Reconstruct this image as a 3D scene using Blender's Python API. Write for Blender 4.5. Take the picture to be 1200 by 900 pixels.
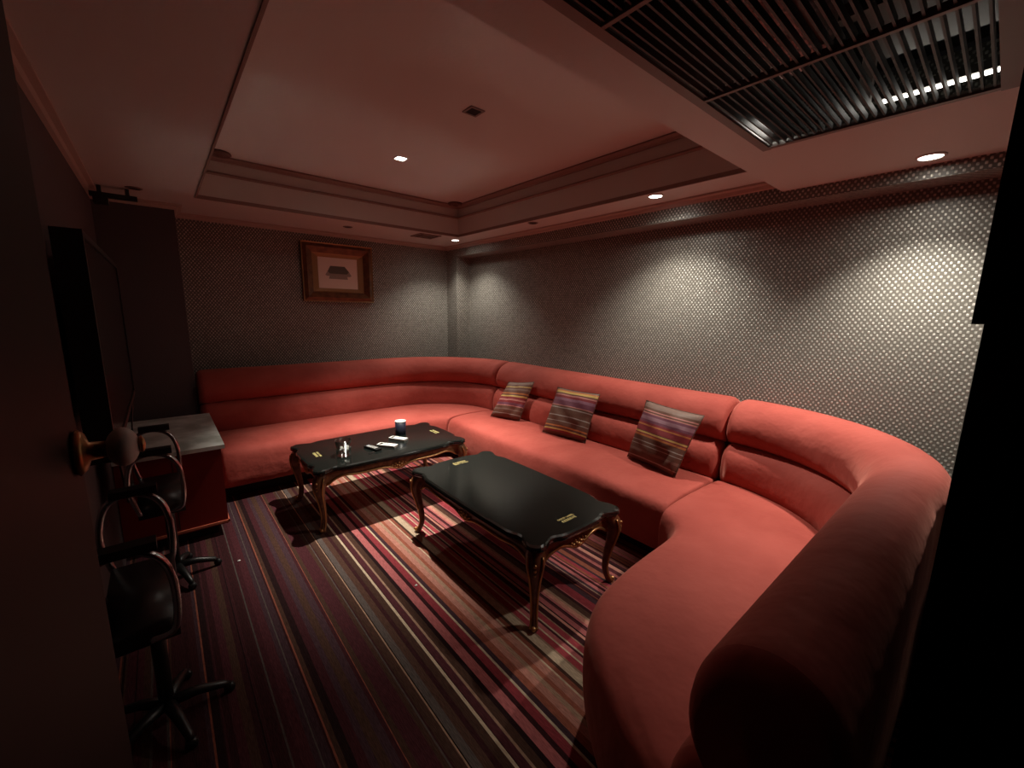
import bpy, bmesh, math, random
from mathutils import Vector, Matrix
PI = math.pi
random.seed(7)
for o in list(bpy.data.objects): bpy.data.objects.remove(o)
S = bpy.context.scene
COL = S.collection

# ------------------------------------------------------------------ camera
CAM = Vector((0, 0, 1.5))
yaw, pit, rol = .7037, .1734, .0160
fw = Vector((math.sin(yaw)*math.cos(pit), math.cos(yaw)*math.cos(pit), -math.sin(pit)))
rt = Vector((math.cos(yaw), -math.sin(yaw), 0)); up = rt.cross(fw)
r2 = rt*math.cos(rol)+up*math.sin(rol); u2 = -rt*math.sin(rol)+up*math.cos(rol)
cd = bpy.data.cameras.new('camera'); cam = bpy.data.objects.new('camera', cd); COL.objects.link(cam)
cd.sensor_width = 36; cd.lens = 484.7/1200*36; cd.clip_start = .02
m = Matrix.Identity(4)
for i in range(3):
    m[i][0] = r2[i]; m[i][1] = u2[i]; m[i][2] = -fw[i]; m[i][3] = CAM[i]
cam.matrix_world = m
S.camera = cam
# ------------------------------------------------------------------ world, exposure
w = bpy.data.worlds.new('world'); S.world = w; w.use_nodes = True
w.node_tree.nodes['Background'].inputs[0].default_value = (.9, .75, .7, 1)
w.node_tree.nodes['Background'].inputs[1].default_value = .002
S.view_settings.view_transform = 'Standard'; S.view_settings.look = 'None'
S.view_settings.gamma = 1; S.view_settings.use_curve_mapping = False
S.view_settings.exposure = 0
LAMP = (1, .93, .81)
P_MAIN, P_CORNER, P_MID, P_NEAR = 480, 48, 84, 125     # spot watts
S.cycles.blur_glossy = .0; S.cycles.sample_clamp_indirect = 60

# ------------------------------------------------------------------ materials
def principled(name, col, rough=.6, metal=0, spec=.5, sheen=0, coat=0, emit=None, estr=0):
    mt = bpy.data.materials.new(name); mt.use_nodes = True
    b = mt.node_tree.nodes['Principled BSDF']
    b.inputs['Base Color'].default_value = (*col, 1); b.inputs['Roughness'].default_value = rough
    b.inputs['Metallic'].default_value = metal; b.inputs['Specular IOR Level'].default_value = spec
    b.inputs['Sheen Weight'].default_value = sheen; b.inputs['Coat Weight'].default_value = coat
    if emit:
        b.inputs['Emission Color'].default_value = (*emit, 1); b.inputs['Emission Strength'].default_value = estr
    return mt
def nt(mt): return mt.node_tree.nodes, mt.node_tree.links, mt.node_tree.nodes['Principled BSDF']
def bump(mt, scale, strength, dist=.01, detail=3, stretch=None, src='Object'):
    N, L, b = nt(mt)
    tc = N.new('ShaderNodeTexCoord'); no = N.new('ShaderNodeTexNoise'); bp = N.new('ShaderNodeBump')
    no.inputs['Scale'].default_value = scale; no.inputs['Detail'].default_value = detail
    bp.inputs['Strength'].default_value = strength; bp.inputs['Distance'].default_value = dist
    if stretch:
        mp = N.new('ShaderNodeMapping'); mp.inputs['Scale'].default_value = stretch
        L.new(tc.outputs[src], mp.inputs[0]); L.new(mp.outputs[0], no.inputs['Vector'])
    else: L.new(tc.outputs[src], no.inputs['Vector'])
    L.new(no.outputs['Fac'], bp.inputs['Height']); L.new(bp.outputs[0], b.inputs['Normal'])
    return no
def mottle(mt, scale, c1, c2, lo=.35, hi=.65, detail=3):
    N, L, b = nt(mt)
    tc = N.new('ShaderNodeTexCoord'); no = N.new('ShaderNodeTexNoise'); rp = N.new('ShaderNodeValToRGB')
    no.inputs['Scale'].default_value = scale; no.inputs['Detail'].default_value = detail
    rp.color_ramp.elements[0].position = lo; rp.color_ramp.elements[0].color = (*c1, 1)
    rp.color_ramp.elements[1].position = hi; rp.color_ramp.elements[1].color = (*c2, 1)
    L.new(tc.outputs['Object'], no.inputs['Vector']); L.new(no.outputs['Fac'], rp.inputs[0]); L.new(rp.outputs[0], b.inputs['Base Color'])

plaster = principled('painted plaster', (.64, .625, .59), .55); bump(plaster, 60, .06)
mould = principled('painted moulding', (.28, .19, .16), .5)
rosette_brown = principled('brown painted plaster', (.13, .07, .055), .6)
velvet = principled('coral velvet', (.60, .115, .075), .8, sheen=.35, spec=.25)
velvet.node_tree.nodes['Principled BSDF'].inputs['Sheen Tint'].default_value = (1, .45, .35, 1)
velvet.node_tree.nodes['Principled BSDF'].inputs['Sheen Roughness'].default_value = .4
mottle(velvet, 3.2, (.335, .056, .042), (.43, .086, .066), .3, .7, 5); bump(velvet, 7, .4, .03, 3)
kick = principled('black plinth', (.012, .008, .008), .7)
lacquer = principled('black lacquer', (.007, .009, .008), .12, spec=1.0)
darkwood = principled('carved mahogany', (.11, .032, .014), .38, spec=.5); mottle(darkwood, 25, (.10, .03, .012), (.22, .075, .03))
lightwood = principled('carved brown wood', (.22, .10, .045), .4); mottle(lightwood, 25, (.14, .055, .022), (.32, .15, .07))
gilt = principled('worn gilding', (.55, .30, .13), .35, metal=.85)
gold = principled('gold print', (.75, .62, .25), .4, metal=.3)
black = principled('black plastic', (.01, .01, .01), .4)
blackleather = principled('black leather', (.012, .011, .011), .35)
chrome = principled('chrome', (.6, .6, .62), .15, metal=1)
white = principled('white plastic', (.75, .74, .70), .4)
greyplastic = principled('grey plastic', (.33, .34, .35), .4)
navy = principled('dark navy card', (.012, .014, .03), .45)
redlac = principled('dark red lacquer', (.20, .014, .010), .45, spec=.3)
redtrim = principled('worn red trim', (.55, .14, .08), .4)
marble = principled('pale marble', (.5, .52, .48), .3); mottle(marble, 7, (.46, .48, .43), (.82, .84, .79), .38, .62, 8)
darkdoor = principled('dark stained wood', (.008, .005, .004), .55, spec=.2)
screen = principled('television screen', (.012, .012, .012), .2)
slat = principled('dark grey slats', (.055, .045, .042), .45, metal=.2)
framegrey = principled('grey metal frame', (.22, .17, .15), .45)
cav = principled('near black cavity lining', (.015, .013, .013), .8)  # even near-black colour for the cavity lining and the plates in ceiling fittings
foil = principled('crumpled aluminium foil', (.9, .9, .9), .45, metal=1); bump(foil, 40, 1, .02, 6)
paper = principled('cream paper', (.85, .76, .66), .7)
ink = principled('grey green wash', (.13, .13, .11), .8)
inkpale = principled('pale grey wash', (.36, .32, .27), .8)
framewood = principled('gilded brown frame', (.23, .075, .02), .4, metal=.2); mottle(framewood, 18, (.11, .045, .018), (.19, .085, .032))
framegold = principled('gilded frame lip', (.34, .20, .09), .4, metal=.4)
porcelain = principled('greyed white porcelain', (.85, .84, .80), .4)
lens = principled('lit lamp lens', (1, 1, 1), .3, emit=(1, .93, .82), estr=18)
tube = principled('lit fluorescent tube', (1, 1, 1), .3, emit=(1, .95, .85), estr=7)
dull = principled('grey duct metal', (.12, .11, .10), .4, metal=.6)
glass = bpy.data.materials.new('clear glass'); glass.use_nodes = True
gn, gl = glass.node_tree.nodes, glass.node_tree.links; gn.remove(gn['Principled BSDF'])
gt = gn.new('ShaderNodeBsdfTransparent'); gt.inputs[0].default_value = (.93, .95, .94, 1); gg = gn.new('ShaderNodeBsdfGlossy'); gg.inputs['Roughness'].default_value = .03
gw = gn.new('ShaderNodeLayerWeight'); gw.inputs[0].default_value = .35; gx = gn.new('ShaderNodeMixShader')
gl.new(gw.outputs['Facing'], gx.inputs[0]); gl.new(gt.outputs[0], gx.inputs[1]); gl.new(gg.outputs[0], gx.inputs[2]); gl.new(gx.outputs[0], gn['Material Output'].inputs[0])

def wallpaper(name, axis, base, dot, rough):
    mt = principled(name, base, .5); N, L, b = nt(mt)
    tc = N.new('ShaderNodeTexCoord'); sp = N.new('ShaderNodeSeparateXYZ'); L.new(tc.outputs['Object'], sp.inputs[0])
    def M(op, a, bb=None):
        n = N.new('ShaderNodeMath'); n.operation = op
        for i, v in enumerate((a, bb)):
            if v is None: continue
            if isinstance(v, (int, float)): n.inputs[i].default_value = v
            else: L.new(v, n.inputs[i])
        return n.outputs[0]
    cu = M('COSINE', M('MULTIPLY', M('ADD', sp.outputs[0], sp.outputs[1]), 2*PI/.0265)); cv = M('COSINE', M('MULTIPLY', sp.outputs[2], 2*PI/.0345))
    v = M('MULTIPLY', cu, cv)
    mr = N.new('ShaderNodeMapRange'); mr.inputs[1].default_value = .12; mr.inputs[2].default_value = .6; L.new(v, mr.inputs[0])
    no = N.new('ShaderNodeTexNoise'); no.inputs['Scale'].default_value = 55; no.inputs['Detail'].default_value = 2; L.new(tc.outputs['Object'], no.inputs['Vector'])
    nr = N.new('ShaderNodeMapRange'); nr.inputs[1].default_value = .3; nr.inputs[2].default_value = .7; nr.inputs[3].default_value = .25; nr.inputs[4].default_value = 1.3
    L.new(no.outputs['Fac'], nr.inputs[0])
    fac = M('MULTIPLY', mr.outputs[0], nr.outputs[0])
    mx = N.new('ShaderNodeMix'); mx.data_type = 'RGBA'; L.new(fac, mx.inputs[0])
    mx.inputs[6].default_value = (*base, 1); mx.inputs[7].default_value = (*dot, 1); L.new(mx.outputs[2], b.inputs['Base Color'])
    L.new(M('MULTIPLY', fac, .5), b.inputs['Metallic'])
    b.inputs['Roughness'].default_value = rough
    bp = N.new('ShaderNodeBump'); bp.inputs['Strength'].default_value = .5; bp.inputs['Distance'].default_value = .003
    L.new(fac, bp.inputs['Height']); L.new(bp.outputs[0], b.inputs['Normal'])
    return mt
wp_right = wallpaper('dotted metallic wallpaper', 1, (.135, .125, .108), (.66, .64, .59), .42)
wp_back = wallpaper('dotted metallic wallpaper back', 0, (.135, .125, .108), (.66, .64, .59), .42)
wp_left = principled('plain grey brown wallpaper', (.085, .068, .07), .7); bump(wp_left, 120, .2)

# ------------------------------------------------------------------ helpers
def obj(name, bm, mat, parent=None, smooth=False, kind=None, bevel=0, auto=None):
    bmesh.ops.recalc_face_normals(bm, faces=bm.faces)
    me = bpy.data.meshes.new(name); bm.to_mesh(me); bm.free()
    me.materials.append(mat)
    if smooth: me.polygons.foreach_set('use_smooth', [True]*len(me.polygons))
    o = bpy.data.objects.new(name, me); COL.objects.link(o)
    if parent: o.parent = parent
    if kind: o['kind'] = kind
    if bevel:
        md = o.modifiers.new('bevel', 'BEVEL'); md.width = bevel; md.segments = 2; md.limit_method = 'ANGLE'
    return o
def tag(o, label, cat, group=None):
    o['label'] = label; o['category'] = cat
    if group: o['group'] = group
    return o
def thing(name, label, cat, loc=(0, 0, 0), rz=0, group=None):
    o = bpy.data.objects.new(name, None); COL.objects.link(o); o.location = loc; o.rotation_euler = (0, 0, rz)
    o.empty_display_size = .1
    return tag(o, label, cat, group)
def box(bm, x0, x1, y0, y1, z0, z1):
    v = [bm.verts.new((x, y, z)) for x in (x0, x1) for y in (y0, y1) for z in (z0, z1)]
    for f in ((0, 1, 3, 2), (4, 6, 7, 5), (0, 4, 5, 1), (2, 3, 7, 6), (0, 2, 6, 4), (1, 5, 7, 3)):
        bm.faces.new([v[i] for i in f])
def bx(*a):
    bm = bmesh.new(); box(bm, *a); return bm
def struct(name, bm, mat): return obj(name, bm, mat, kind='structure')
def loft(bm, rings, closed=True, cap=True):
    R = [[bm.verts.new(p) for p in r] for r in rings]; n = len(R[0])
    for a, b in zip(R, R[1:]):
        for i in range(n if closed else n-1):
            j = (i+1) % n
            bm.faces.new((a[i], a[j], b[j], b[i]))
    if cap and closed:
        bm.faces.new(R[0]); bm.faces.new(list(reversed(R[-1])))
def tubes(bm, pts, rad, n=8, closed=False):
    pts = [Vector(p) for p in pts]; rings = []
    ref = Vector((.13, .31, .94)).normalized()
    for i, p in enumerate(pts):
        if closed: t = pts[(i+1) % len(pts)]-pts[i-1]
        else: t = pts[min(i+1, len(pts)-1)]-pts[max(i-1, 0)]
        t.normalize(); a = t.cross(ref)
        if a.length < .1: a = t.cross(Vector((1, 0, 0)))
        a.normalize(); b = t.cross(a)
        r = rad[i] if isinstance(rad, (list, tuple)) else rad
        rings.append([p+a*math.cos(2*PI*k/n)*r+b*math.sin(2*PI*k/n)*r for k in range(n)])
    if closed: rings.append(rings[0])
    loft(bm, rings, True, not closed)
    if closed: bmesh.ops.remove_doubles(bm, verts=bm.verts, dist=1e-6)
def lathe(bm, prof, n=24, c=(0, 0, 0), axis='z', ring_only=False):
    rings = []
    for r, z in prof:
        ring = []
        for k in range(n):
            x, y = max(r, 1e-4)*math.cos(2*PI*k/n), max(r, 1e-4)*math.sin(2*PI*k/n)
            ring.append({'z': (c[0]+x, c[1]+y, c[2]+z), 'x': (c[0]+z, c[1]+x, c[2]+y), 'y': (c[0]+x, c[1]+z, c[2]+y)}[axis])
        rings.append(ring)
    loft(bm, rings, cap=not ring_only)
def crom(P, n, closed=False):
    P = [Vector(p) for p in P]; out = []; N = len(P)
    rng = range(N) if closed else range(N-1)
    for i in rng:
        if closed: a, b, c, d = P[i-1], P[i], P[(i+1) % N], P[(i+2) % N]
        else: a, b, c, d = P[max(i-1, 0)], P[i], P[i+1], P[min(i+2, N-1)]
        for k in range(n):
            t = k/n
            out.append(.5*((2*b)+(c-a)*t+(2*a-5*b+4*c-d)*t*t+(3*b-a-3*c+d)*t**3))
    if not closed: out.append(P[-1])
    return out
def bev(bm, w_, seg=2):
    bmesh.ops.bevel(bm, geom=[e for e in bm.edges if e.is_manifold and e.calc_face_angle(0) > .5], offset=w_, segments=seg, affect='EDGES', profile=.6)
    return bm

# ------------------------------------------------------------------ the room
XL, XR, XRR, YB, YF = -.29, 2.9, 3.1, 4.75, 0.0      # left wall, right lintel plane, recess wall, back wall, front wall
ZC, ZB, ZT = 2.29, 2.225, 2.60                       # perimeter soffit, bulkhead, tray ceiling

# carpet: narrow stripes running away from the door, one colour per strip
def carpet():
    pal = {'maroon': (.060, .018, .020), 'wine': (.095, .026, .032), 'red': (.40, .06, .075), 'rose': (.55, .16, .16), 'salmon': (.60, .26, .20),
           'tan': (.46, .28, .19), 'cream': (.66, .50, .35), 'rust': (.36, .11, .07), 'brown': (.10, .048, .034), 'mauve': (.085, .042, .052), 'grey': (.13, .10, .09), 'black': (.03, .012, .013)}
    keyed = [(.62, .02, 'brown'), (.64, .006, 'tan'), (.65, .03, 'grey'), (.68, .03, 'brown'), (.71, .02, 'maroon'), (.73, .03, 'brown'),
             (.76, .012, 'cream'), (.775, .03, 'wine'), (.805, .01, 'tan'), (.815, .03, 'brown'), (.845, .02, 'black'), (.865, .04, 'rose'), (.905, .02, 'maroon'), (.925, .035, 'red'), (.96, .01, 'cream'),
             (.97, .022, 'mauve'), (.992, .03, 'rust'), (1.022, .03, 'salmon'), (1.052, .02, 'tan'), (1.072, .02, 'rust'), (1.092, .035, 'salmon'), (1.127, .008, 'cream'),
             (1.135, .02, 'rust'), (1.155, .015, 'brown'), (1.17, .04, 'cream'), (1.21, .01, 'tan'), (1.22, .03, 'red'), (1.25, .008, 'cream'), (1.258, .022, 'rose'), (1.28, .012, 'wine'), (1.292, .008, 'cream'), (1.30, .03, 'red')]
    strips = []; x = -.5
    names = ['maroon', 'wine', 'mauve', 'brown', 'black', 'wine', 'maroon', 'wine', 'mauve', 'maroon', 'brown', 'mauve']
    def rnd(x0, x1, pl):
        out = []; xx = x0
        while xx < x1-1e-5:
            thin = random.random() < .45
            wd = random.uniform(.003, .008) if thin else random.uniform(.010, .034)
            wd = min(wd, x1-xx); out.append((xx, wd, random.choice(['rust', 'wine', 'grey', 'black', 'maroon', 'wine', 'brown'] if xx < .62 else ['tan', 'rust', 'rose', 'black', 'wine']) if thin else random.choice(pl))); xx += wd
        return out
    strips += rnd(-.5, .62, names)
    for k in keyed: strips += [k]
    strips += rnd(1.33, 3.2, ['red', 'rose', 'wine', 'maroon', 'rust', 'salmon', 'brown', 'red', 'mauve', 'rose'])
    bm = bmesh.new(); cl = bm.loops.layers.float_color.new('Col')
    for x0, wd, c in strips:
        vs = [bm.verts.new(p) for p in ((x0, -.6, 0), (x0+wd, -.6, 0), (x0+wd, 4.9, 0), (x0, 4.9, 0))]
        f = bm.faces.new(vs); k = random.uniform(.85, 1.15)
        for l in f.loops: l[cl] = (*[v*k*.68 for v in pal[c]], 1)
    geo = bmesh.ops.extrude_face_region(bm, geom=list(bm.faces))
    bmesh.ops.translate(bm, verts=[v for v in geo['geom'] if isinstance(v, bmesh.types.BMVert)], vec=(0, 0, -.02))
    mt = principled('striped carpet', (.2, .05, .05), .95, spec=.1); N, L, b = nt(mt)
    at = N.new('ShaderNodeAttribute'); at.attribute_name = 'Col'
    tc = N.new('ShaderNodeTexCoord'); mp = N.new('ShaderNodeMapping'); mp.inputs['Scale'].default_value = (1, .12, 1)
    no = N.new('ShaderNodeTexNoise'); no.inputs['Scale'].default_value = 260; no.inputs['Detail'].default_value = 2
    mr = N.new('ShaderNodeMapRange'); mr.inputs[1].default_value = .25; mr.inputs[2].default_value = .75; mr.inputs[3].default_value = .65; mr.inputs[4].default_value = 1.3
    mx = N.new('ShaderNodeVectorMath'); mx.operation = 'SCALE'
    L.new(tc.outputs['Object'], mp.inputs[0]); L.new(mp.outputs[0], no.inputs['Vector']); L.new(no.outputs['Fac'], mr.inputs[0])
    L.new(at.outputs['Color'], mx.inputs[0]); L.new(mr.outputs[0], mx.inputs['Scale']); L.new(mx.outputs[0], b.inputs['Base Color'])
    bp = N.new('ShaderNodeBump'); bp.inputs['Strength'].default_value = .4; bp.inputs['Distance'].default_value = .004
    L.new(no.outputs['Fac'], bp.inputs['Height']); L.new(bp.outputs[0], b.inputs['Normal'])
    bmesh.ops.recalc_face_normals(bm, faces=bm.faces)
    me = bpy.data.meshes.new('floor'); bm.to_mesh(me); bm.free(); me.materials.append(mt)
    o = bpy.data.objects.new('floor', me); COL.objects.link(o); o['kind'] = 'structure'
carpet()

bm = bmesh.new(); box(bm, .18, XRR+.1, YB, YB+.1, 0, 2.7); struct('wall_back', bm, wp_back)
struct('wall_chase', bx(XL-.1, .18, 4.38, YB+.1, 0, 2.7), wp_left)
bm = bmesh.new(); box(bm, XRR, XRR+.1, -.1, 4.52, 0, 2.7); box(bm, XR, XRR, -.1, 4.52, 2.16, 2.7); box(bm, XR, XRR+.1, 4.52, YB, 0, 2.7)
struct('wall_right', bm, wp_right)
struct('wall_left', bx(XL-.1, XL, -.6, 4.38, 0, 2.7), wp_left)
# front wall: solid right of the doorway, lintel above it, short return at the left, corridor closure behind the camera
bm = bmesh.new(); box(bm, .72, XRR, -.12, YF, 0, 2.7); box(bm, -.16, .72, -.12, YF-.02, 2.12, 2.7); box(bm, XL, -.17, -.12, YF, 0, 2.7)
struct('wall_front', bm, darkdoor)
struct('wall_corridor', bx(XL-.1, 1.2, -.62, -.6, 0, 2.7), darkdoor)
# perimeter soffit with the tray opening
TX0, TX1, TY0, TY1 = .30, 2.57, .97, 3.97
bm = bmesh.new()
box(bm, XL, TX0, .97, 4.38, ZC, 2.7); box(bm, TX1, XR, .97, TY1, ZC, 2.7); box(bm, TX0, XR, TY1, YB, ZC, 2.7); box(bm, XL, TX0, 4.38, YB, ZC, 2.7)
box(bm, TX0, TX1, TY0, TY1, ZT, 2.7)
struct('ceiling', bm, plaster)
# lowered bulkhead with the grille opening
GX0, GX1, GY0, GY1 = .38, 2.10, .105, .785
bm = bmesh.new()
box(bm, XL, GX0, -.1, .97, ZB, 2.8); box(bm, GX1, XR, -.1, .97, ZB, ZB+.012); box(bm, GX1, XR, .95, .97, ZB+.012, 2.8); box(bm, GX0, GX1, GY1, .97, ZB, 2.8); box(bm, GX0, GX1, -.1, GY0, ZB, 2.8)
struct('trim_1', bm, plaster)
bm = bmesh.new(); box(bm, GX0, XR, -.1, .95, 2.72, 2.8); box(bm, GX0+.001, GX0+.011, GY0, GY1, 2.24, 2.72)
struct('trim_2', bm, cav)
# mouldings of the tray and the cornice on the walls
def moulding(name, pts, prof, mat=mould, closed=False):
    bm = bmesh.new(); P = [Vector(p) for p in pts]; rings = []
    for i, p in enumerate(P):
        d0 = (P[i]-P[i-1]).normalized() if i else None; d1 = (P[i+1]-P[i]).normalized() if i < len(P)-1 else None
        n0 = Vector((-d0.y, d0.x, 0)) if d0 else None; n1 = Vector((-d1.y, d1.x, 0)) if d1 else None
        if n0 and n1: n = (n0+n1); n = n/ (n.length_squared/2) if n.length_squared > 0 else n0
        else: n = n0 or n1
        rings.append([p+n*a+Vector((0, 0, b)) for a, b in prof])
    loft(bm, rings); return struct(name, bm, mat)
# profile (inward offset, height); the paths run so that inward is to the left
moulding('trim_3', [(TX1, TY0, ZT), (TX1, TY1, ZT), (TX0, TY1, ZT), (TX0, TY0, ZT)], [(0, 0), (.045, 0), (.05, -.012), (.03, -.022), (.022, -.034), (0, -.034)])
moulding('trim_4', [(TX1, TY0, 2.48), (TX1, TY1, 2.48), (TX0, TY1, 2.48), (TX0, TY0, 2.48)], [(0, .012), (.016, .006), (.018, -.006), (0, -.012)])
moulding('trim_5', [(XR, .97, ZC), (XR, YB, ZC), (.18, YB, ZC), (.18, 4.38, ZC), (XL, 4.38, ZC), (XL, .97, ZC)], [(0, 0), (.05, 0), (.05, -.012), (.026, -.018), (.018, -.036), (0, -.040)], mat=principled('painted cornice', (.48, .37, .32), .5))
moulding('trim_6', [(TX1-.035, TY0, ZC), (TX1-.035, TY1-.035, ZC), (TX0+.035, TY1-.035, ZC), (TX0+.035, TY0, ZC)], [(-.034, .02), (-.034, -.006), (-.045, -.006), (-.045, 0), (-.035, .02)])

# door leaf, opened along the left wall, and the casing at the right
dl = thing('door_1', 'dark wooden door leaf standing open at the far left edge', 'door'); dl['kind'] = 'structure'
del dl['category']
obj('door_leaf', bev(bx(-.14, -.098, .0, .775, .01, 2.08), .004), darkdoor, dl)
kb = bmesh.new(); lathe(kb, [(.0, 0), (.026, 0), (.030, .004), (.024, .010), (.012, .014), (.010, .034), (.010, .026)], 20, (-.098, .735, 1.315), 'x')
kn = obj('door_knob', kb, gilt, dl, True)
kb = bmesh.new(); lathe(kb, [(.0001, .027)]+[(.026*math.sin(a*PI/12), .045-.017*math.cos(a*PI/12)) for a in range(1, 12)]+[(.0001, .063)], 24, (-.098, .735, 1.315), 'x')
obj('porcelain_ball', kb, porcelain, kn, True)['label'] = 'greyed white porcelain ball'
kb = bmesh.new(); lathe(kb, [(.0, .061), (.010, .061), (.012, .064), (.007, .067), (0, .068)], 16, (-.098, .735, 1.315), 'x')
obj('gilt_cap', kb, gilt, kn, True)
bm = bmesh.new(); box(bm, .60, .72, -.14, .014, 0, 2.16); struct('door_2', bev(bm, .004), darkdoor)
struct('trim_7', bev(bx(.605, .86, .0145, .0225, 1.495, 1.87), .003), darkdoor)

# ------------------------------------------------------------------ lamps in the ceiling
def spot(parent, loc, power, size=125, blend=.55, rad=.03, aim=None, wide=0):
    if wide: spot(parent, loc, wide, 155, .6, rad)
    ld = bpy.data.lights.new('spot', 'SPOT'); ld.energy = power; ld.color = LAMP; ld.spot_size = math.radians(size); ld.spot_blend = blend
    ld.shadow_soft_size = rad
    lo = bpy.data.objects.new('lamp_light', ld); COL.objects.link(lo); lo.parent = parent; lo.location = loc
    if aim: lo.rotation_euler = Vector(aim).to_track_quat('-Z', 'Y').to_euler()
    return lo
def downlight(label, x, y, z, power, r=.042, square=False, **k):
    t = thing('downlight', label, 'downlight', (x, y, z), 0, 'recessed ceiling downlights')
    bm = bmesh.new()
    if square:
        for a in ((-r-.012, -r, -r-.012, r+.012), (r, r+.012, -r-.012, r+.012), (-r, r, -r-.012, -r), (-r, r, r, r+.012)): box(bm, *a, -.006, -.0005)
        obj('trim_ring', bm, white if power else framegrey, t)
        obj('lamp_lens' if power else 'shade_plate', bx(-r, r, -r, r, -.004, -.0005), lens if power else cav, t)  # when unlit: flat plate, shade of the recess put into its colour
    else:
        lathe(bm, [(r, -.0005), (r+.012, -.0005), (r+.012, -.004), (r+.002, -.008), (r, -.006), (r, -.0005)], 28, ring_only=True); obj('trim_ring', bm, white if power else framegrey, t, True)
        bm = bmesh.new(); lathe(bm, [(0, -.0005), (r, -.0005), (r, -.004), (0, -.005)], 28); obj('lamp_lens' if power else 'shade_plate', bm, lens if power else cav, t)  # unlit ones get a flat disc coloured like a shaded hole
    if power: spot(t, (0, 0, -.03), power, **k)
    return t
downlight('lit square downlight in the raised tray above the tables', 1.48, 3.05, ZT, P_MAIN, .034, True, size=76, blend=1, rad=.022, wide=4)
downlight('unlit square downlight in the middle of the raised tray', 1.46, 2.09, ZT, 0, .034, True)
downlight('lit round downlight in the soffit at the back right corner', 2.66, 4.17, ZC, P_CORNER, .04, size=118, blend=.75, wide=P_CORNER*.05)
downlight('lit round downlight in the soffit above the middle of the right wall', 2.66, 1.66, ZC, P_MID, .042, size=116, blend=.8, wide=P_MID*.07)
downlight('lit downlight in the lowered ceiling beside the slatted grille', 2.75, .33, ZB, P_NEAR, .042, size=104, blend=.95, wide=P_NEAR*.04)
downlight('unlit round downlight in the soffit above the right wall', 2.66, 2.88, ZC, 0, .035)
downlight('unlit round downlight in the soffit above the framed picture', 1.50, 4.28, ZC, 0, .033)
downlight('unlit round downlight at the far left of the ceiling', -.04, 3.97, ZC, 0, .035)
# square louvred vent at the back
t = thing('ceiling_vent', 'small square louvred air vent in the soffit at the back', 'vent', (2.29, 4.17, ZC))
bm = bmesh.new()
for a in ((-.12, -.10, -.12, .12), (.10, .12, -.12, .12), (-.10, .10, -.12, -.10), (-.10, .10, .10, .12)): box(bm, *a, -.010, -.0005)
obj('frame', bm, mould, t)
for k in range(3):
    s = .075-.024*k; bm = bmesh.new()
    for a in ((-s, -s+.010, -s, s), (s-.010, s, -s, s), (-s, s, -s, -s+.010), (-s, s, s-.010, s)): box(bm, *a, -.012+.002*k, -.0005)
    obj('louvre', bm, mould, t)
obj('shade_plate', bx(-.1, .1, -.1, .1, -.002, -.0004), cav, t)  # flat plate behind the louvres, its colour stands in for shade
# corner rosettes on the tray moulding
for x, y, l in ((TX0+.150, TY1-.12, 'round plaster rosette at the left corner of the tray moulding'), (TX1-.09, TY1-.09, 'round plaster rosette at the back right corner of the tray moulding')):
    bm = bmesh.new(); lathe(bm, [(0, 0), (.075, 0), (.08, -.010), (.062, -.020), (.05, -.014), (.03, -.020), (.015, -.030), (0, -.032)], 16, (x, y, ZT-.0005))
    tag(obj('ceiling_rosette', bm, rosette_brown, None, True), l, 'rosette', 'tray moulding rosettes')

# slatted grille
g = thing('ceiling_grille', 'large dark slatted grille set into the lowered ceiling', 'grille', (0, 0, 0))
bm = bmesh.new(); FZ0, FZ1 = ZB-.010, ZB+.004
box(bm, GX0-.02, GX1+.02, GY1-.012, GY1+.02, FZ0, ZB-.0005); box(bm, GX0-.02, GX1+.02, GY0-.05, GY0+.012, FZ0, ZB-.0005)
box(bm, GX0-.02, GX0+.012, GY0+.012, GY1-.012, FZ0, ZB-.0005); box(bm, GX1-.012, GX1+.012, GY0+.012, GY1-.012, FZ0, ZB-.0005)
obj('frame', bm, framegrey, g)
for x in (.94, 1.50):
    obj('divider', bx(x-.007, x+.007, GY0+.0125, GY1-.0125, FZ0, ZB+.012), framegrey, g)
for y in (.445,):
    obj('cross_rail', bx(GX0+.0125, 1.49, y-.008, y+.008, ZB+.022, ZB+.034), framegrey, g)
for x0, x1 in ((GX0+.014, .932), (.948, 1.492), (1.508, GX1-.014)):
    bm = bmesh.new(); n = 25
    for k in range(n):
        y = GY0+.025+(GY1-GY0-.05)*k/(n-1); box(bm, x0, x1, y-.003, y+.003, ZB-.004, ZB+.018)
    obj('slat_panel', bm, slat, g)
# what shows behind the grille
bm = bmesh.new(); P = [Vector((1.25+.055*i, .62-.02*math.sin(i), 2.50+.015*math.sin(i*1.7))) for i in range(12)]
P = [P[0].lerp(P[-1], i/40) for i in range(41)]; tubes(bm, P, [.13+.014*(i % 2) for i in range(41)], 20)
tag(obj('flexible_duct', bm, foil), 'crumpled silver foil duct lying above the slatted grille', 'duct')
t = thing('strip_lamp', 'short lit strip lamp lying above the corner of the grille', 'lamp', (0, 0, 0))
bm = bmesh.new(); box(bm, 1.88, 2.07, .735, .765, 2.272, 2.30); obj('housing', bm, dull, t)
bm = bmesh.new(); tubes(bm, [(1.90, .72, 2.262), (2.05, .74, 2.262)], .012, 10); obj('lamp_tube', bm, tube, t)
t = thing('strip_lamp', 'slim strip lamp glimmering along the right end of the grille', 'lamp', (0, 0, 0))
obj('housing', bx(2.30, 2.335, .12, .76, 2.36, 2.39), dull, t)
bm = bmesh.new(); tubes(bm, [(2.31, .14, 2.352), (2.31, .45, 2.352)], .007, 10); obj('lamp_tube', bm, tube, t)
t = thing('duct_box', 'dull grey metal box with flanges above the right end of the grille', 'duct', (0, 0, 0))
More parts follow.
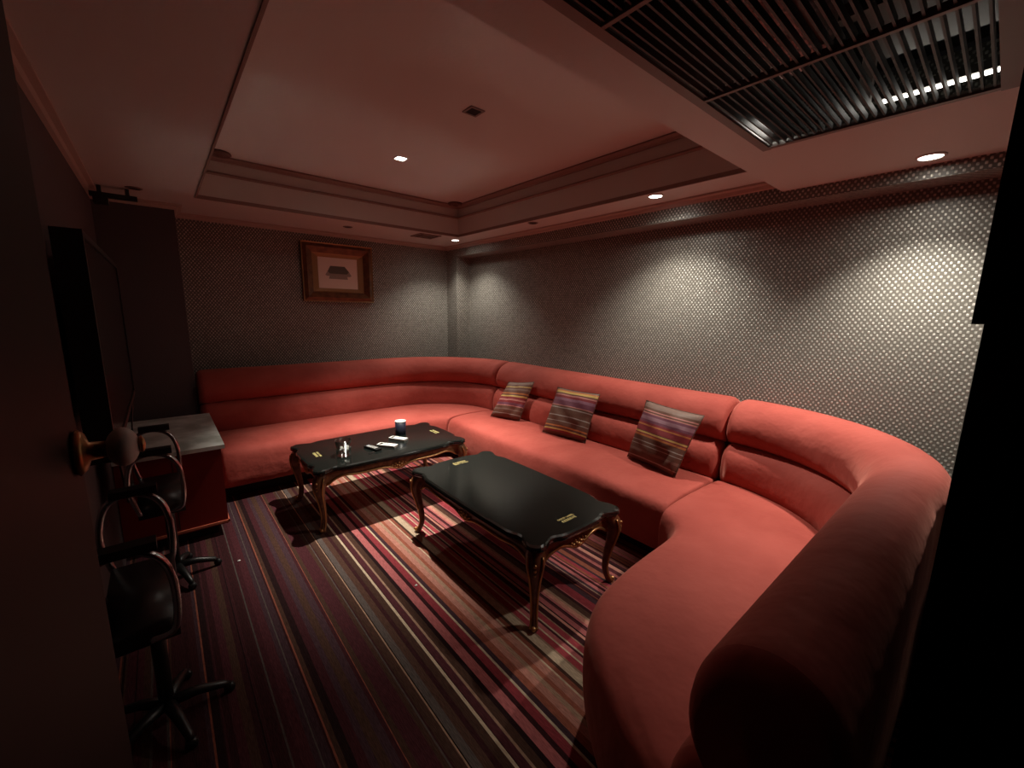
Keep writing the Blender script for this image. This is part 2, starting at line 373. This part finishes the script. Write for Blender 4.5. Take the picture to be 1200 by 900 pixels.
obj('body', bev(bx(1.70, 2.10, .14, .44, 2.42, 2.66), .006), dull, t)
obj('flange', bev(bx(1.66, 1.70, .12, .46, 2.38, 2.42), .003), dull, t)
obj('flange', bev(bx(2.16, 2.19, .46, .50, 2.30, 2.66), .003), framegrey, t)

# black fixture at the top left
t = thing('ceiling_fixture', 'slim black fixture hanging under the ceiling at the top left', 'fixture', (0, 0, 0))
obj('bar', bev(bx(-.27, -.03, 4.03, 4.07, 2.215, 2.245), .004), black, t)
obj('mount', bev(bx(-.255, -.18, 4.02, 4.08, 2.17, 2.215), .004), black, t)
bm = bmesh.new(); tubes(bm, [(-.22, 4.05, 2.244), (-.22, 4.05, 2.2895)], .012, 10); obj('hanger', bm, black, t)
bm = bmesh.new(); tubes(bm, [(-.08, 4.05, 2.244), (-.08, 4.05, 2.2895)], .012, 10); obj('hanger', bm, black, t)

# ------------------------------------------------------------------ sofa
def arc(cx, cy, r, a0, a1, n): return [(cx+r*math.cos(a0+(a1-a0)*i/n), cy+r*math.sin(a0+(a1-a0)*i/n)) for i in range(n+1)]
def resample(P, step):
    P = [Vector((*p, 0)) for p in P]; L = [0]
    for a, b in zip(P, P[1:]): L.append(L[-1]+(b-a).length)
    n = max(4, int(L[-1]/step)); T = L[-1]; out = []
    # denser near both ends
    ds = sorted(set([T*i/n for i in range(n+1)]+[.004, .012, .024, .04, .06, T-.004, T-.012, T-.024, T-.04, T-.06]))
    for d in ds:
        i = 0
        while i < len(L)-2 and L[i+1] < d: i += 1
        q = P[i].lerp(P[i+1], (d-L[i])/(L[i+1]-L[i])); out.append((d, q))
    return T, out
def sweep(path, prof, rnd=.055, step=.04, width=lambda p: 1):
    """prof: closed (n, z) list; n measured to the wall side, which lies RIGHT of the travel direction"""
    T, st = resample(path, step); bm = bmesh.new(); rings = []
    cn = sum(p[0] for p in prof)/len(prof); cz = sum(p[1] for p in prof)/len(prof)
    for i, (d, q) in enumerate(st):
        a = st[max(i-1, 0)][1]; b = st[min(i+1, len(st)-1)][1]; t = (b-a).normalized(); n = Vector((t.y, -t.x, 0))
        e = min(d, T-d); ins = 0
        if e < rnd: ins = rnd-math.sqrt(max(rnd*rnd-(rnd-e)**2, 0))
        ring = []
        for pn, pz in prof:
            v = Vector((pn-cn, pz-cz)); l = v.length; v = v*(max(l-ins, .01)/l)
            ring.append(q+n*(cn+v.x)*width(q)+Vector((0, 0, cz+v.y)))
        rings.append(ring)
    loft(bm, rings); return bm
def flat(P): return [(p.x, p.y) for p in P]
LOWER = flat(crom([(.03, .37, 0), (-.012, .45, 0), (-.02, .54, 0), (-.002, .62, 0), (.05, .672, 0), (.13, .685, 0), (.24, .66, 0), (.28, .5, 0), (.24, .37, 0), (.12, .355, 0)], 3, True))
UPPER = flat(crom([(.10, .675, 0), (.052, .70, 0), (.022, .765, 0), (.04, .85, 0), (.10, .92, 0), (.19, .952, 0), (.28, .945, 0), (.35, .90, 0), (.378, .80, 0), (.38, .45, 0), (.38, .13, 0), (.33, .11, 0), (.29, .16, 0), (.285, .45, 0), (.27, .66, 0), (.18, .68, 0)], 3, True))
def seat_mesh(F, B, rnd=.035, open_end=False):
    F = crom([(*p, 0) for p in F], 6); B = crom([(*p, 0) for p in B], 6); n = len(F); bm = bmesh.new(); rings = []
    L = [0]
    for a, b in zip(F, F[1:]): L.append(L[-1]+(b-a).length)
    L2 = [0]
    for a, b in zip(B, B[1:]): L2.append(L2[-1]+(b-a).length)
    stations = []
    T = max(L[-1], .01)
    ts = sorted(set([i/(n-1) for i in range(n)]+[k/ max(T, L2[-1]) for k in (.004, .012, .022)]+[1-k/max(T, L2[-1]) for k in (.004, .012, .022)]))
    for t in ts:
        x = t*(n-1); i = min(int(x), n-2); f = F[i].lerp(F[i+1], x-i); b = B[i].lerp(B[i+1], x-i)
        stations.append((t*max(T, L2[-1]), f, b))
    TT = stations[-1][0]
    for d, f, b in stations:
        dr = b-f; l = dr.length; dr = dr/l if l > 1e-4 else Vector((0, -1, 0))
        k = min(1, l/.40)
        e = d if open_end else min(d, TT-d); ins = 0
        if e < rnd: ins = rnd-math.sqrt(max(rnd*rnd-(rnd-e)**2, 0))
        pr = [(.045*k, .11), (.015*k, .125), (0, .20), (-.004*k, .30), (.004*k, .37), (.022*k, .412), (.055*k, .432), (.11*k, .44), (.3*l, .448), (.55*l, .45), (.8*l, .446), (l, .44), (l+.05, .42), (l+.05, .11)]
        ring = []
        for a, z in pr:
            if z > .2: z -= ins*(z-.2)/.25
            if a < l*.4: a += ins
            ring.append(f+dr*a+Vector((0, 0, z)))
        rings.append(ring)
    loft(bm, rings); return bm
def kick_mesh(F, B):
    F = crom([(*p, 0) for p in F], 4); B = crom([(*p, 0) for p in B], 4); bm = bmesh.new(); rings = []
    for f, b in zip(F, B):
        dr = b-f; l = dr.length; dr = dr/l if l > 1e-4 else Vector((0, -1, 0)); k = min(.17, l*.6)
        rings.append([f+dr*k, f+dr*k+Vector((0, 0, .118)), f+dr*(l+.02)+Vector((0, 0, .118)), f+dr*(l+.02)])
    loft(bm, rings); return bm
def sofa(name, label, seam, F, B, width=lambda p: 1):
    t = thing(name, label, 'sofa', (*F[0], 0), 0, 'coral velvet wall sofa sections')
    off = Vector((*F[0], 0))
    def part(nm, bm, mt, sm=True):
        bmesh.ops.translate(bm, verts=bm.verts, vec=-off); return obj(nm, bm, mt, t, sm)
    s = part('seat', seat_mesh(F, B, open_end=(name == 'curved_sofa_section')), velvet)
    md = s.modifiers.new('ev', 'SUBSURF'); md.levels = 1; md.render_levels = 1
    part('lower_backrest', sweep(seam, LOWER, width=width), velvet)
    part('upper_backrest', sweep(seam, UPPER, width=width), velvet)
    part('plinth', kick_mesh(F, B), kick, False)
    return t
# the wall side must lie left of travel: travel runs from the near end counter-clockwise, i.e. C -> B -> A reversed lists below
YS = 4.27
seamA = [(2.70, 3.515)]+arc(1.95, 3.52, .75, 0, PI/2, 16)+[(.195, YS)]
seamB = [(2.70, 1.095), (2.70, 3.505)]
seamC = [(.68, .31), (2.05, .31)]+[(2.05+.65*math.sin(a*PI/32), 1.05-.74*math.cos(a*PI/32)) for a in range(1, 17)]+[(2.70, 1.08)]
def rev_left(P): return list(reversed(P))
# left normal of (+x travel) is +y; the wall side of C (travelling +x along the front wall) is -y, so travel every path reversed
FA = [(.255, 3.66), (.8, 3.66), (1.3, 3.655), (1.62, 3.64), (1.85, 3.60), (2.00, 3.56), (2.08, 3.535), (2.12, 3.515)]
BA = [(.255, YS), (.8, YS), (1.4, YS), (1.95, YS), (2.24, 4.21), (2.48, 4.05), (2.64, 3.82), (2.70, 3.515)]
FB = [(2.12, 3.505), (2.11, 2.9), (2.10, 2.3), (2.09, 1.7), (2.08, 1.095)]
BB = [(2.70, 3.505), (2.70, 2.9), (2.70, 2.3), (2.70, 1.7), (2.70, 1.095)]
FC = [(2.00, 1.085), (1.975, 1.03), (1.93, .98), (1.86, .95), (1.76, .94), (1.60, .935), (1.40, .925), (1.21, .895), (1.06, .82), (.95, .72), (.86, .59), (.79, .46), (.745, .34), (.73, .24)]
BC = [(2.70, 1.085), (2.69, .90), (2.60, .66), (2.45, .48), (2.25, .36), (2.05, .32), (1.7, .31), (1.4, .31), (1.2, .31), (1.04, .31), (.96, .31), (.90, .29), (.86, .25), (.83, .20)]
def right_sweep(P): return P
sofa('corner_sofa_section', 'coral velvet sofa section along the back wall curving into the far corner', list(reversed(seamA))[::-1], FA, BA)
sofa('straight_sofa_section', 'straight middle coral velvet sofa section with three striped cushions, under the right wall', seamB, FB, BB)
sofa('curved_sofa_section', 'nearest coral velvet sofa section, curving round towards the door', seamC, FC, BC, lambda p: .68+.32*max(0, min(1, (p.x-1.9)/.75)))

# ------------------------------------------------------------------ striped cushions
def stripe_mat(name, stops):
    mt = principled(name, (.3, .1, .1), .6, spec=.3); N, L, b = nt(mt)
    tc = N.new('ShaderNodeTexCoord'); sp = N.new('ShaderNodeSeparateXYZ'); rp = N.new('ShaderNodeValToRGB'); rp.color_ramp.interpolation = 'CONSTANT'
    L.new(tc.outputs['UV'], sp.inputs[0]); L.new(sp.outputs[1], rp.inputs[0]); L.new(rp.outputs[0], b.inputs['Base Color'])
    e = rp.color_ramp.elements
    for i, (p, c) in enumerate(stops):
        if i < 2: e[i].position = p; e[i].color = (*c, 1)
        else: q = e.new(p); q.color = (*c, 1)
    bp = N.new('ShaderNodeBump'); no = N.new('ShaderNodeTexNoise'); no.inputs['Scale'].default_value = 9; bp.inputs['Strength'].default_value = .5; bp.inputs['Distance'].default_value = .02
    L.new(tc.outputs['Object'], no.inputs['Vector']); L.new(no.outputs['Fac'], bp.inputs['Height']); L.new(bp.outputs[0], b.inputs['Normal'])
    return mt
br, tn, pk, pu, yl, orr, rd, sv = (.115, .052, .036), (.17, .105, .085), (.42, .17, .15), (.15, .05, .075), (.48, .31, .10), (.40, .14, .05), (.20, .03, .035), (.30, .25, .23)
s3 = stripe_mat('cushion stripes brown top', [(0, br), (.06, sv), (.075, br), (.16, tn), (.20, br), (.27, sv), (.285, br), (.33, sv), (.345, br), (.42, orr), (.45, rd), (.47, yl), (.50, br), (.51, rd), (.60, orr), (.625, rd), (.66, pu), (.70, (.25, .13, .16)), (.76, pu), (.80, pk), (.82, br), (.84, pk), (.86, br), (.90, tn)])
s2 = stripe_mat('cushion stripes yellow top', [(0, br), (.05, rd), (.09, yl), (.12, br), (.16, orr), (.185, br), (.27, sv), (.285, br), (.38, sv), (.40, br), (.55, sv), (.57, br), (.60, pk), (.62, pu), (.72, (.22, .10, .14)), (.78, rd), (.83, pk), (.86, br), (.89, yl), (.93, orr), (.96, tn)])
s1 = stripe_mat('cushion stripes mixed', [(0, br), (.10, sv), (.115, br), (.2, tn), (.24, br), (.31, pk), (.33, pu), (.40, rd), (.46, pk), (.50, rd), (.56, yl), (.60, br), (.64, orr), (.67, br), (.74, tn), (.78, br), (.83, yl), (.85, br), (.92, tn)])
def cushion(label, bl, brr, tl, tr, mat, thick=.16):
    """corners of the front face in world space, seen from the room"""
    t = thing('striped_cushion', label, 'cushion', Vector(bl).lerp(Vector(brr), .5), 0, 'striped cushions on the sofa')
    o0 = t.location.copy(); bl, brr, tl, tr = [Vector(p)-o0 for p in (bl, brr, tl, tr)]
    nrm = (brr-bl).cross(tl-bl).normalized(); n = 18; bm = bmesh.new(); uvl = bm.loops.layers.uv.new('UVMap'); V = {}
    for s in (1, -1):
        for i in range(n+1):
            for j in range(n+1):
                u, v = i/n, j/n; a, b = 2*u-1, 2*v-1
                pin = .045
                uu = .5+.5*a*(1-pin*(1-b*b)*1.0); vv = .5+.5*b*(1-pin*(1-a*a))
                p = bl.lerp(brr, uu).lerp(tl.lerp(tr, uu), vv)
                h = thick*.5*((1-a**2)**.45)*((1-b**2)**.45) if abs(a) < 1 and abs(b) < 1 else 0
                h *= 1+.14*math.sin(7*a+3*b)*math.cos(5*b)-.25*math.exp(-((a-b*.6-.9)/.12)**2)
                edge = abs(a) == 1 or abs(b) == 1
                if edge and s == -1: V[s, i, j] = V[1, i, j]; continue
                V[s, i, j] = bm.verts.new(p+nrm*h*s)
        for i in range(n):
            for j in range(n):
                q = [V[s, i, j], V[s, i+1, j], V[s, i+1, j+1], V[s, i, j+1]]; uv = [(i/n, j/n), ((i+1)/n, j/n), ((i+1)/n, (j+1)/n), (i/n, (j+1)/n)]
                if s < 0: q.reverse(); uv.reverse()
                f = bm.faces.new(q)
                for l, c in zip(f.loops, uv): l[uvl].uv = c
    obj('cover', bm, mat, t, True)
    ring = [V for V in []]
    pts = []
    for k in range(4*12):
        sd, q = divmod(k, 12); q /= 12
        a, b = [(2*q-1, -1), (1, 2*q-1), (1-2*q, 1), (-1, 1-2*q)][sd]
        uu = .5+.5*a*(1-.045*(1-b*b)); vv = .5+.5*b*(1-.045*(1-a*a)); pts.append(bl.lerp(brr, uu).lerp(tl.lerp(tr, uu), vv))
    bm = bmesh.new(); tubes(bm, pts, .003, 6, True); obj('seam_piping', bm, mat, t, True)
    return t
cushion('striped cushion with plain brown top band, nearest of the three cushions', (2.56, 1.68, .455), (2.46, 1.25, .455), (2.70, 1.64, .87), (2.62, 1.17, .86), s3)
cushion('striped cushion with yellow top band, middle of the three cushions', (2.50, 2.52, .455), (2.56, 2.08, .455), (2.68, 2.52, .84), (2.68, 2.05, .85), s2)
cushion('crumpled striped cushion turned aside, furthest into the corner', (2.47, 3.24, .455), (2.58, 2.92, .455), (2.64, 3.16, .80), (2.69, 2.84, .84), s1)

# ------------------------------------------------------------------ low lacquered tables
def outline(a, b, n=44):
    """serpentine outline, half length a along X, half depth b along Y"""
    P = []
    def g(t, half):
        d = (1-abs(t))*half            # distance from the corner
        return -.028*math.exp(-((d-.135)/.050)**2)-.005*math.exp(-((d-.25)/.12)**2)
    for sd in range(4):
        for k in range(n):
            t = -1+2*(k+.5)/n
            if sd == 0: P.append((t*a, -b-g(t, a)))
            elif sd == 1: P.append((a+g(t, b), t*b))
            elif sd == 2: P.append((-t*a, b+g(t, a)))
            else: P.append((-a-g(t, b), -t*b))
    out = []
    for x, y in P:
        r = .062; cx, cy = abs(x)-(a-r), abs(y)-(b-r)
        if cx > 0 and cy > 0:
            l = math.hypot(cx, cy)
            if l > r: cx *= r/l; cy *= r/l
            x = math.copysign(a-r+cx, x); y = math.copysign(b-r+cy, y)
        out.append((x, y))
    return out
def text_mesh(body, size, mat):
    cu = bpy.data.curves.new('txt', 'FONT'); cu.body = body; cu.size = size; cu.align_x = 'CENTER'; cu.align_y = 'CENTER'; cu.extrude = .0003; cu.offset = .0006; cu.space_character = 1.15
    o = bpy.data.objects.new('txt', cu); COL.objects.link(o)
    bpy.context.view_layer.update(); me = bpy.data.meshes.new_from_object(o.evaluated_get(bpy.context.evaluated_depsgraph_get()))
    bpy.data.objects.remove(o); return me
def table(label, x, y, rz, a=.60, b=.34, H=.45, wood=darkwood):
    t = thing('coffee_table', label, 'coffee table', (x, y, 0), rz, 'black lacquered low tables')
    P = outline(a, b); bm = bmesh.new(); rings = []
    for sc, z in ((.020, H-.034), (.006, H-.032), (.0, H-.024), (.004, H-.018), (.0, H-.012), (.004, H-.005), (.016, H)):
        rings.append([(px*(1-sc/a), py*(1-sc/b), z) for px, py in P])
    loft(bm, rings); top = obj('tabletop', bm, lacquer, t)
    for s in (-1, 1):
        for body, sz, dy in (('GOLD LABEL', .018, .013), ('RESERVE', .024, -.012)):
            me = text_mesh(body, sz, gold); me.materials.append(gold)
            o = bpy.data.objects.new('gold_lettering', me); COL.objects.link(o); o.parent = top
            o.location = (s*(a-.115)-s*dy*-1*0, 0, H+.0006); o.rotation_euler = (0, 0, s*PI/2)
            off = Matrix.Rotation(s*PI/2, 3, 'Z') @ Vector((0, dy, 0)); o.location += off
    # aprons with a wavy lower edge, a gilt line and a carved cluster in the middle
    for (ax, ay, half, rot) in ((0, -b+.055, a-.075, 0), (0, b-.055, a-.075, PI), (a-.055, 0, b-.075, PI/2), (-a+.055, 0, b-.075, -PI/2)):
        M_ = Matrix.Translation((ax, ay, 0)) @ Matrix.Rotation(rot, 4, 'Z'); bm = bmesh.new(); rings = []; low = []; n = 40
        for k in range(n+1):
            u = -1+2*k/n; d = (1-abs(u))*half
            zl = H-.088-.040*math.exp(-(d/.05)**2)+.012*math.exp(-((d-.13)/.06)**2)-.030*math.exp(-((u*half)/.07)**2)
            yo = -.012*(1-math.exp(-(d/.08)**2))
            q = [(u*half, yo, H-.034), (u*half, yo-.006, H-.055), (u*half, yo-.002, zl), (u*half, yo+.02, zl), (u*half, yo+.02, H-.034)]
            rings.append([M_ @ Vector(v) for v in q]); low.append(M_ @ Vector((u*half, yo-.006, zl)))
        loft(bm, rings); ap = obj('apron', bm, wood, t, False)
        bm = bmesh.new(); tubes(bm, low, .0075, 8); obj('gilt_moulding', bm, gilt, ap, True)
        bm = bmesh.new()
        for u, z, r in ((-.052, -.085, .008), (-.036, -.098, .009), (-.018, -.093, .011), (0, -.104, .013), (.018, -.093, .011), (.036, -.098, .009), (.052, -.085, .008), (0, -.078, .010), (-.028, -.076, .008), (.028, -.076, .008)):
            c = M_ @ Vector((u, -.020, H+z)); bmesh.ops.create_icosphere(bm, subdivisions=2, radius=r, matrix=Matrix.Translation(c))
        obj('carved_cluster', bm, gilt, ap, True)
    for sx in (-1, 1):
        for sy in (-1, 1):
            dg = Vector((sx, sy, 0)).normalized(); c0 = Vector((sx*(a-.055), sy*(b-.055), 0))
            keys = [(H-.034, -.005, .036), (H-.07, .014, .041), (H-.11, .026, .039), (H-.16, .026, .031), (H-.23, .010, .023), (H-.30, -.004, .0185), (.09, -.008, .0165), (.045, .002, .0165), (.022, .016, .019), (.008, .022, .020), (0, .022, .014)]
            K = crom([(k[0], k[1], k[2]) for k in keys], 3)
            bm = bmesh.new(); rings = []; n = 12; edge = []
            sd = Vector((-dg.y, dg.x, 0))
            for k in K:
                r = k.z; ring = []
                for q in range(n):
                    th = 2*PI*q/n; e = 1+.13*math.cos(4*th)          # squarish cabriole section
                    ring.append(c0+dg*(k.y+r*e*math.cos(th))+sd*(r*e*math.sin(th))+Vector((0, 0, k.x)))
                rings.append(ring); edge.append((c0, dg, sd, k))
            loft(bm, rings); lg = obj('leg', bm, wood, t, True)
            bm = bmesh.new()
            for s in (-1, 1):
                pts = [c0+dg*(k.y+k.z*.62)+sd*s*k.z*.86+Vector((0, 0, k.x)) for k in K[2:-5]]
                tubes(bm, pts, .0055, 6)
            obj('gilt_edge', bm, gilt, lg, True)
            bm = bmesh.new(); c = c0+dg*.038+Vector((0, 0, .022)); bmesh.ops.create_icosphere(bm, subdivisions=2, radius=.012, matrix=Matrix.Translation(c))
            obj('scroll_toe', bm, gilt, lg, True)
            bm = bmesh.new()
            for z, r in ((H-.085, .009), (H-.11, .0075), (H-.133, .006)):
                bmesh.ops.create_icosphere(bm, subdivisions=2, radius=r, matrix=Matrix.Translation(c0+dg*.064+Vector((0, 0, z))))
            obj('knee_carving', bm, gilt, lg, True)
    return t
table('bare black lacquered low table with gilded carved legs, nearer to the door', 1.515, 1.83, PI/2, .62, .335)
table('black lacquered low table with gilded carved legs, holding remotes and cup', 1.27, 3.11, 0, .60, .355, wood=lightwood)

# things on the far table
TZ = .4505
t = thing('glass_tumbler', 'clear glass tumbler with crumpled white scraps inside on far table', 'glass', (.935, 2.985, TZ))
bm = bmesh.new(); lathe(bm, [(0, 0), (.050, 0), (.058, .115), (.055, .115), (.047, .010), (0, .010)], 32); obj('glass_body', bm, glass, t, True)
bm = bmesh.new()
for k in range(9):
    a = k*2.4; r = .010+.0026*k
    bmesh.ops.create_icosphere(bm, subdivisions=2, radius=.011+.002*(k % 3), matrix=Matrix.Translation((r*math.cos(a), r*math.sin(a), .0245+.0035*k)) @ Matrix.Rotation(k, 4, 'X') @ Matrix.Diagonal((1, .7, 1.15, 1)))
for v in bm.verts: v.co += Vector((random.uniform(-1, 1), random.uniform(-1, 1), random.uniform(-1, 1)))*.0012
tag(obj('paper_scraps', bm, white), 'crumpled white paper scraps lying inside the clear glass tumbler', 'paper')
bpy.data.objects['paper_scraps'].location = (.935, 2.985, TZ+.001); bpy.data.objects['paper_scraps']['kind'] = 'stuff'
t = thing('cup', 'dark navy cup with a white rim at the back of far table', 'cup', (1.49, 3.22, TZ))
bm = bmesh.new(); lathe(bm, [(0, 0), (.041, 0), (.044, .005), (.045, .112), (.043, .112), (.040, .01), (0, .01)], 32); obj('body', bm, navy, t, True)
bm = bmesh.new(); lathe(bm, [(0, .104), (.042, .104), (.0455, .110), (.047, .116), (.044, .119), (0, .115)], 32); obj('lid', bm, white, t, True)['label'] = 'white lid'
def remote(label, x, y, rz, L, W, mat, dark=False):
    t = thing('remote_control', label, 'remote control', (x, y, TZ), rz, 'remote controls on the far table')
    obj('body', bev(bx(-L/2, L/2, -W/2, W/2, 0, .016), .005, 3), mat, t)
    obj('display', bx(-L/2+.012, -L/2+.036, -W/2+.010, W/2-.010, .0162, .0168), black if not dark else greyplastic, t)
    for i in range(4):
        for j in range(3):
            cx = -L/2+.050+i*(L-.066)/4; cy = (j-1)*W*.26
            if not dark and i > 1: continue
            obj('button', bev(bx(cx-.005, cx+.005, cy-.0035, cy+.0035, .0158, .0182), .001), white if dark else greyplastic, t)
remote('dark grey remote control with pale buttons, left of the white ones', 1.15, 2.985, -1.30, .15, .048, black, True)
remote('white remote control in the middle of the three remotes', 1.265, 2.98, -.95, .155, .056, white)
remote('white remote control lying nearest to the dark cup', 1.405, 3.085, -1.05, .15, .058, white)
bm = bmesh.new(); box(bm, -.022, .022, -.006, .006, 0, .004); o = obj('metal_clip', bev(bm, .001), chrome)
o.location = (1.11, 2.90, TZ); o.rotation_euler = (0, 0, .1); tag(o, 'small flat silver clip in front of the dark grey remote', 'clip')
for x, y, l in ((.225, 2.77, 'tiny white paper scrap on the carpet near the red cabinet'), (.94, 1.90, 'tiny pale paper scrap on the striped carpet between door and table')):
    bm = bmesh.new(); bmesh.ops.create_icosphere(bm, subdivisions=2, radius=.008, matrix=Matrix.Diagonal((1, .8, .35, 1)))
    for v in bm.verts: v.co *= random.uniform(.8, 1.15)
    o = obj('paper_scrap', bm, white); o.location = (x, y, .0032); tag(o, l, 'paper scrap')

# ------------------------------------------------------------------ framed picture
t = thing('framed_picture', 'small drawing in a broad brown gilded frame on the back wall', 'picture', (1.535, YB-.001, 1.875), 0)
W2, H2, FW = .36, .295, .125
def frame_ring(w0, h0, w1, h1, ya, yb, yc):
    bm = bmesh.new(); R = []
    for w_, h_, y in ((w0, h0, 0), (w0, h0, ya), ((w0+w1)/2+.01, (h0+h1)/2+.01, yb), (w1, h1, yc), (w1, h1, 0)):
        R.append([bm.verts.new((sx*w_, y, sz*h_)) for sx, sz in ((-1, -1), (1, -1), (1, 1), (-1, 1))])
    for a, b in zip(R, R[1:]+R[:1]):
        for i in range(4): j = (i+1) % 4; bm.faces.new((a[i], a[j], b[j], b[i]))
    return bm
obj('frame', frame_ring(W2, H2, W2-FW+.03, H2-FW+.03, -.035, -.055, -.022), framewood, t)
obj('gilt_lip', frame_ring(W2-FW+.030, H2-FW+.030, W2-FW-.03, H2-FW-.01, -.024, -.018, -.010), framegold, t)
obj('outer_lip', frame_ring(W2+.006, H2+.006, W2-.012, H2-.012, -.040, -.044, -.034), framegold, t)
pr = obj('drawing', bx(-(W2-FW), W2-FW, -.008, 0, -(H2-FW), H2-FW), paper, t)
def poly(name, pts, mat, d): 
    bm = bmesh.new(); loft(bm, [[(x, -.0082, z) for x, z in pts], [(x, -.0082-d, z) for x, z in pts]]); obj(name, bm, mat, pr)
poly('painted_roof', [(-.11, .02), (-.08, .075), (.07, .075), (.115, .02), (.09, -.005), (-.09, -.005)], ink, .0006)
poly('painted_wall', [(-.085, -.005), (.085, -.005), (.10, -.06), (-.10, -.06)], inkpale, .0004)
poly('painted_eave', [(-.135, -.02), (-.11, .02), (.115, .02), (.14, -.02), (.12, -.03), (-.12, -.03)], inkpale, .0003)

# ------------------------------------------------------------------ left side: cabinet, television, chairs
t = thing('cabinet', 'low red cabinet with a pale marble top against the left wall', 'cabinet', (0, 3.78, 0))
obj('body', bev(bx(XL+.004, .225, -.60, .40, .075, .60), .004), redlac, t)
obj('marble_top', bev(bx(XL+.003, .245, -.63, .42, .60, .625), .004), marble, t)['label'] = 'pale marble top'
obj('plinth', bx(XL+.03, .17, -.54, .38, 0, .075), kick, t)
bm = bmesh.new(); box(bm, XL+.004, .232, -.608, -.600, .085, .10); box(bm, .225, .233, -.608, .40, .085, .10); obj('base_trim', bm, redtrim, t)
bm = bmesh.new(); box(bm, -.028, -.024, -.603, -.600, .11, .59); obj('door_gap', bm, kick, t)
t = thing('television', 'flat black television hung on the left wall above the cabinet', 'television', (0, 2.5, 1.36))
obj('housing', bev(bx(-.215, -.155, -.70, .70, -.36, .36), .012, 3), black, t)
bm = bmesh.new()
for a in ((-.70, .70, .34, .36), (-.70, .70, -.36, -.335), (-.70, -.675, -.335, .34), (.675, .70, -.335, .34)): box(bm, -.155, -.147, *a)
obj('bezel', bm, black, t)
obj('screen', bx(-.1555, -.151, -.674, .674, -.334, .339), screen, t)
obj('wall_bracket', bx(XL+.002, -.215, -.2, .2, -.15, .15), black, t)
bm = bmesh.new(); tubes(bm, crom([(-.17, .66, -.355), (-.165, .68, -.42), (-.18, .70, -.55), (-.19, .76, -.733)], 6), .004, 6)
obj('cable', bm, black, t)
def chair(label, x, y, rz=0):
    t = thing('swivel_chair', label, 'chair', (x, y, 0), rz, 'black chairs along the left wall')
    bm = bmesh.new(); box(bm, -.11, .07, -.22, .22, .47, .54); obj('seat', bev(bm, .025, 4), blackleather, t, True)
    bm = bmesh.new(); P = []
    for k in range(9):
        z = .56+.38*k/8; P.append([(-.150+.012*math.cos(q)-.02*k/8+.012, (.19-.03*(k/8)**3)*math.sin(q), z) for q in [2*PI*i/16 for i in range(16)]])
    loft(bm, P); obj('backrest', bm, blackleather, t, True)
    bm = bmesh.new(); tubes(bm, [(-.10, 0, .50), (-.150, 0, .62)], .014, 8); obj('back_bracket', bm, black, t, True)
    for s in (-1, 1):
        bm = bmesh.new(); tubes(bm, crom([(-.10, s*.235, .50), (-.13, s*.24, .64), (-.11, s*.245, .76), (-.06, s*.25, .80), (.01, s*.25, .79), (.055, s*.245, .74), (.072, s*.24, .64), (.06, s*.235, .51), (0, s*.225, .49)], 5), .011, 10)
        ar = obj('armrest', bm, chrome, t, True)
        obj('arm_pad', bev(bx(-.09, .045, s*.25-.024, s*.25+.024, .798, .826), .008, 3), black, ar)
    bm = bmesh.new(); tubes(bm, [(0, 0, .06), (0, 0, .48)], .022, 12); obj('column', bm, black, t, True)
    for k in range(5):
        a = 2*PI*k/5; R0 = .185
        bm = bmesh.new()
        tubes(bm, [(0, 0, .075), (.09*math.cos(a), .09*math.sin(a), .07), ((R0-.015)*math.cos(a), (R0-.015)*math.sin(a), .045), (R0*math.cos(a), R0*math.sin(a), .03)], [.022, .018, .014, .012], 8)
        lg = obj('leg', bm, black, t, True)
        bm = bmesh.new(); lathe(bm, [(0, -.012), (.018, -.010), (.020, 0), (.018, .010), (0, .012)], 14, (R0*math.cos(a), R0*math.sin(a), .020), 'y'); obj('caster', bm, black, lg, True)
chair('black swivel chair with chrome arm loops, nearest to the open door', -.115, 1.78)
chair('black armed swivel chair standing in front of the red cabinet', -.06, 2.80)
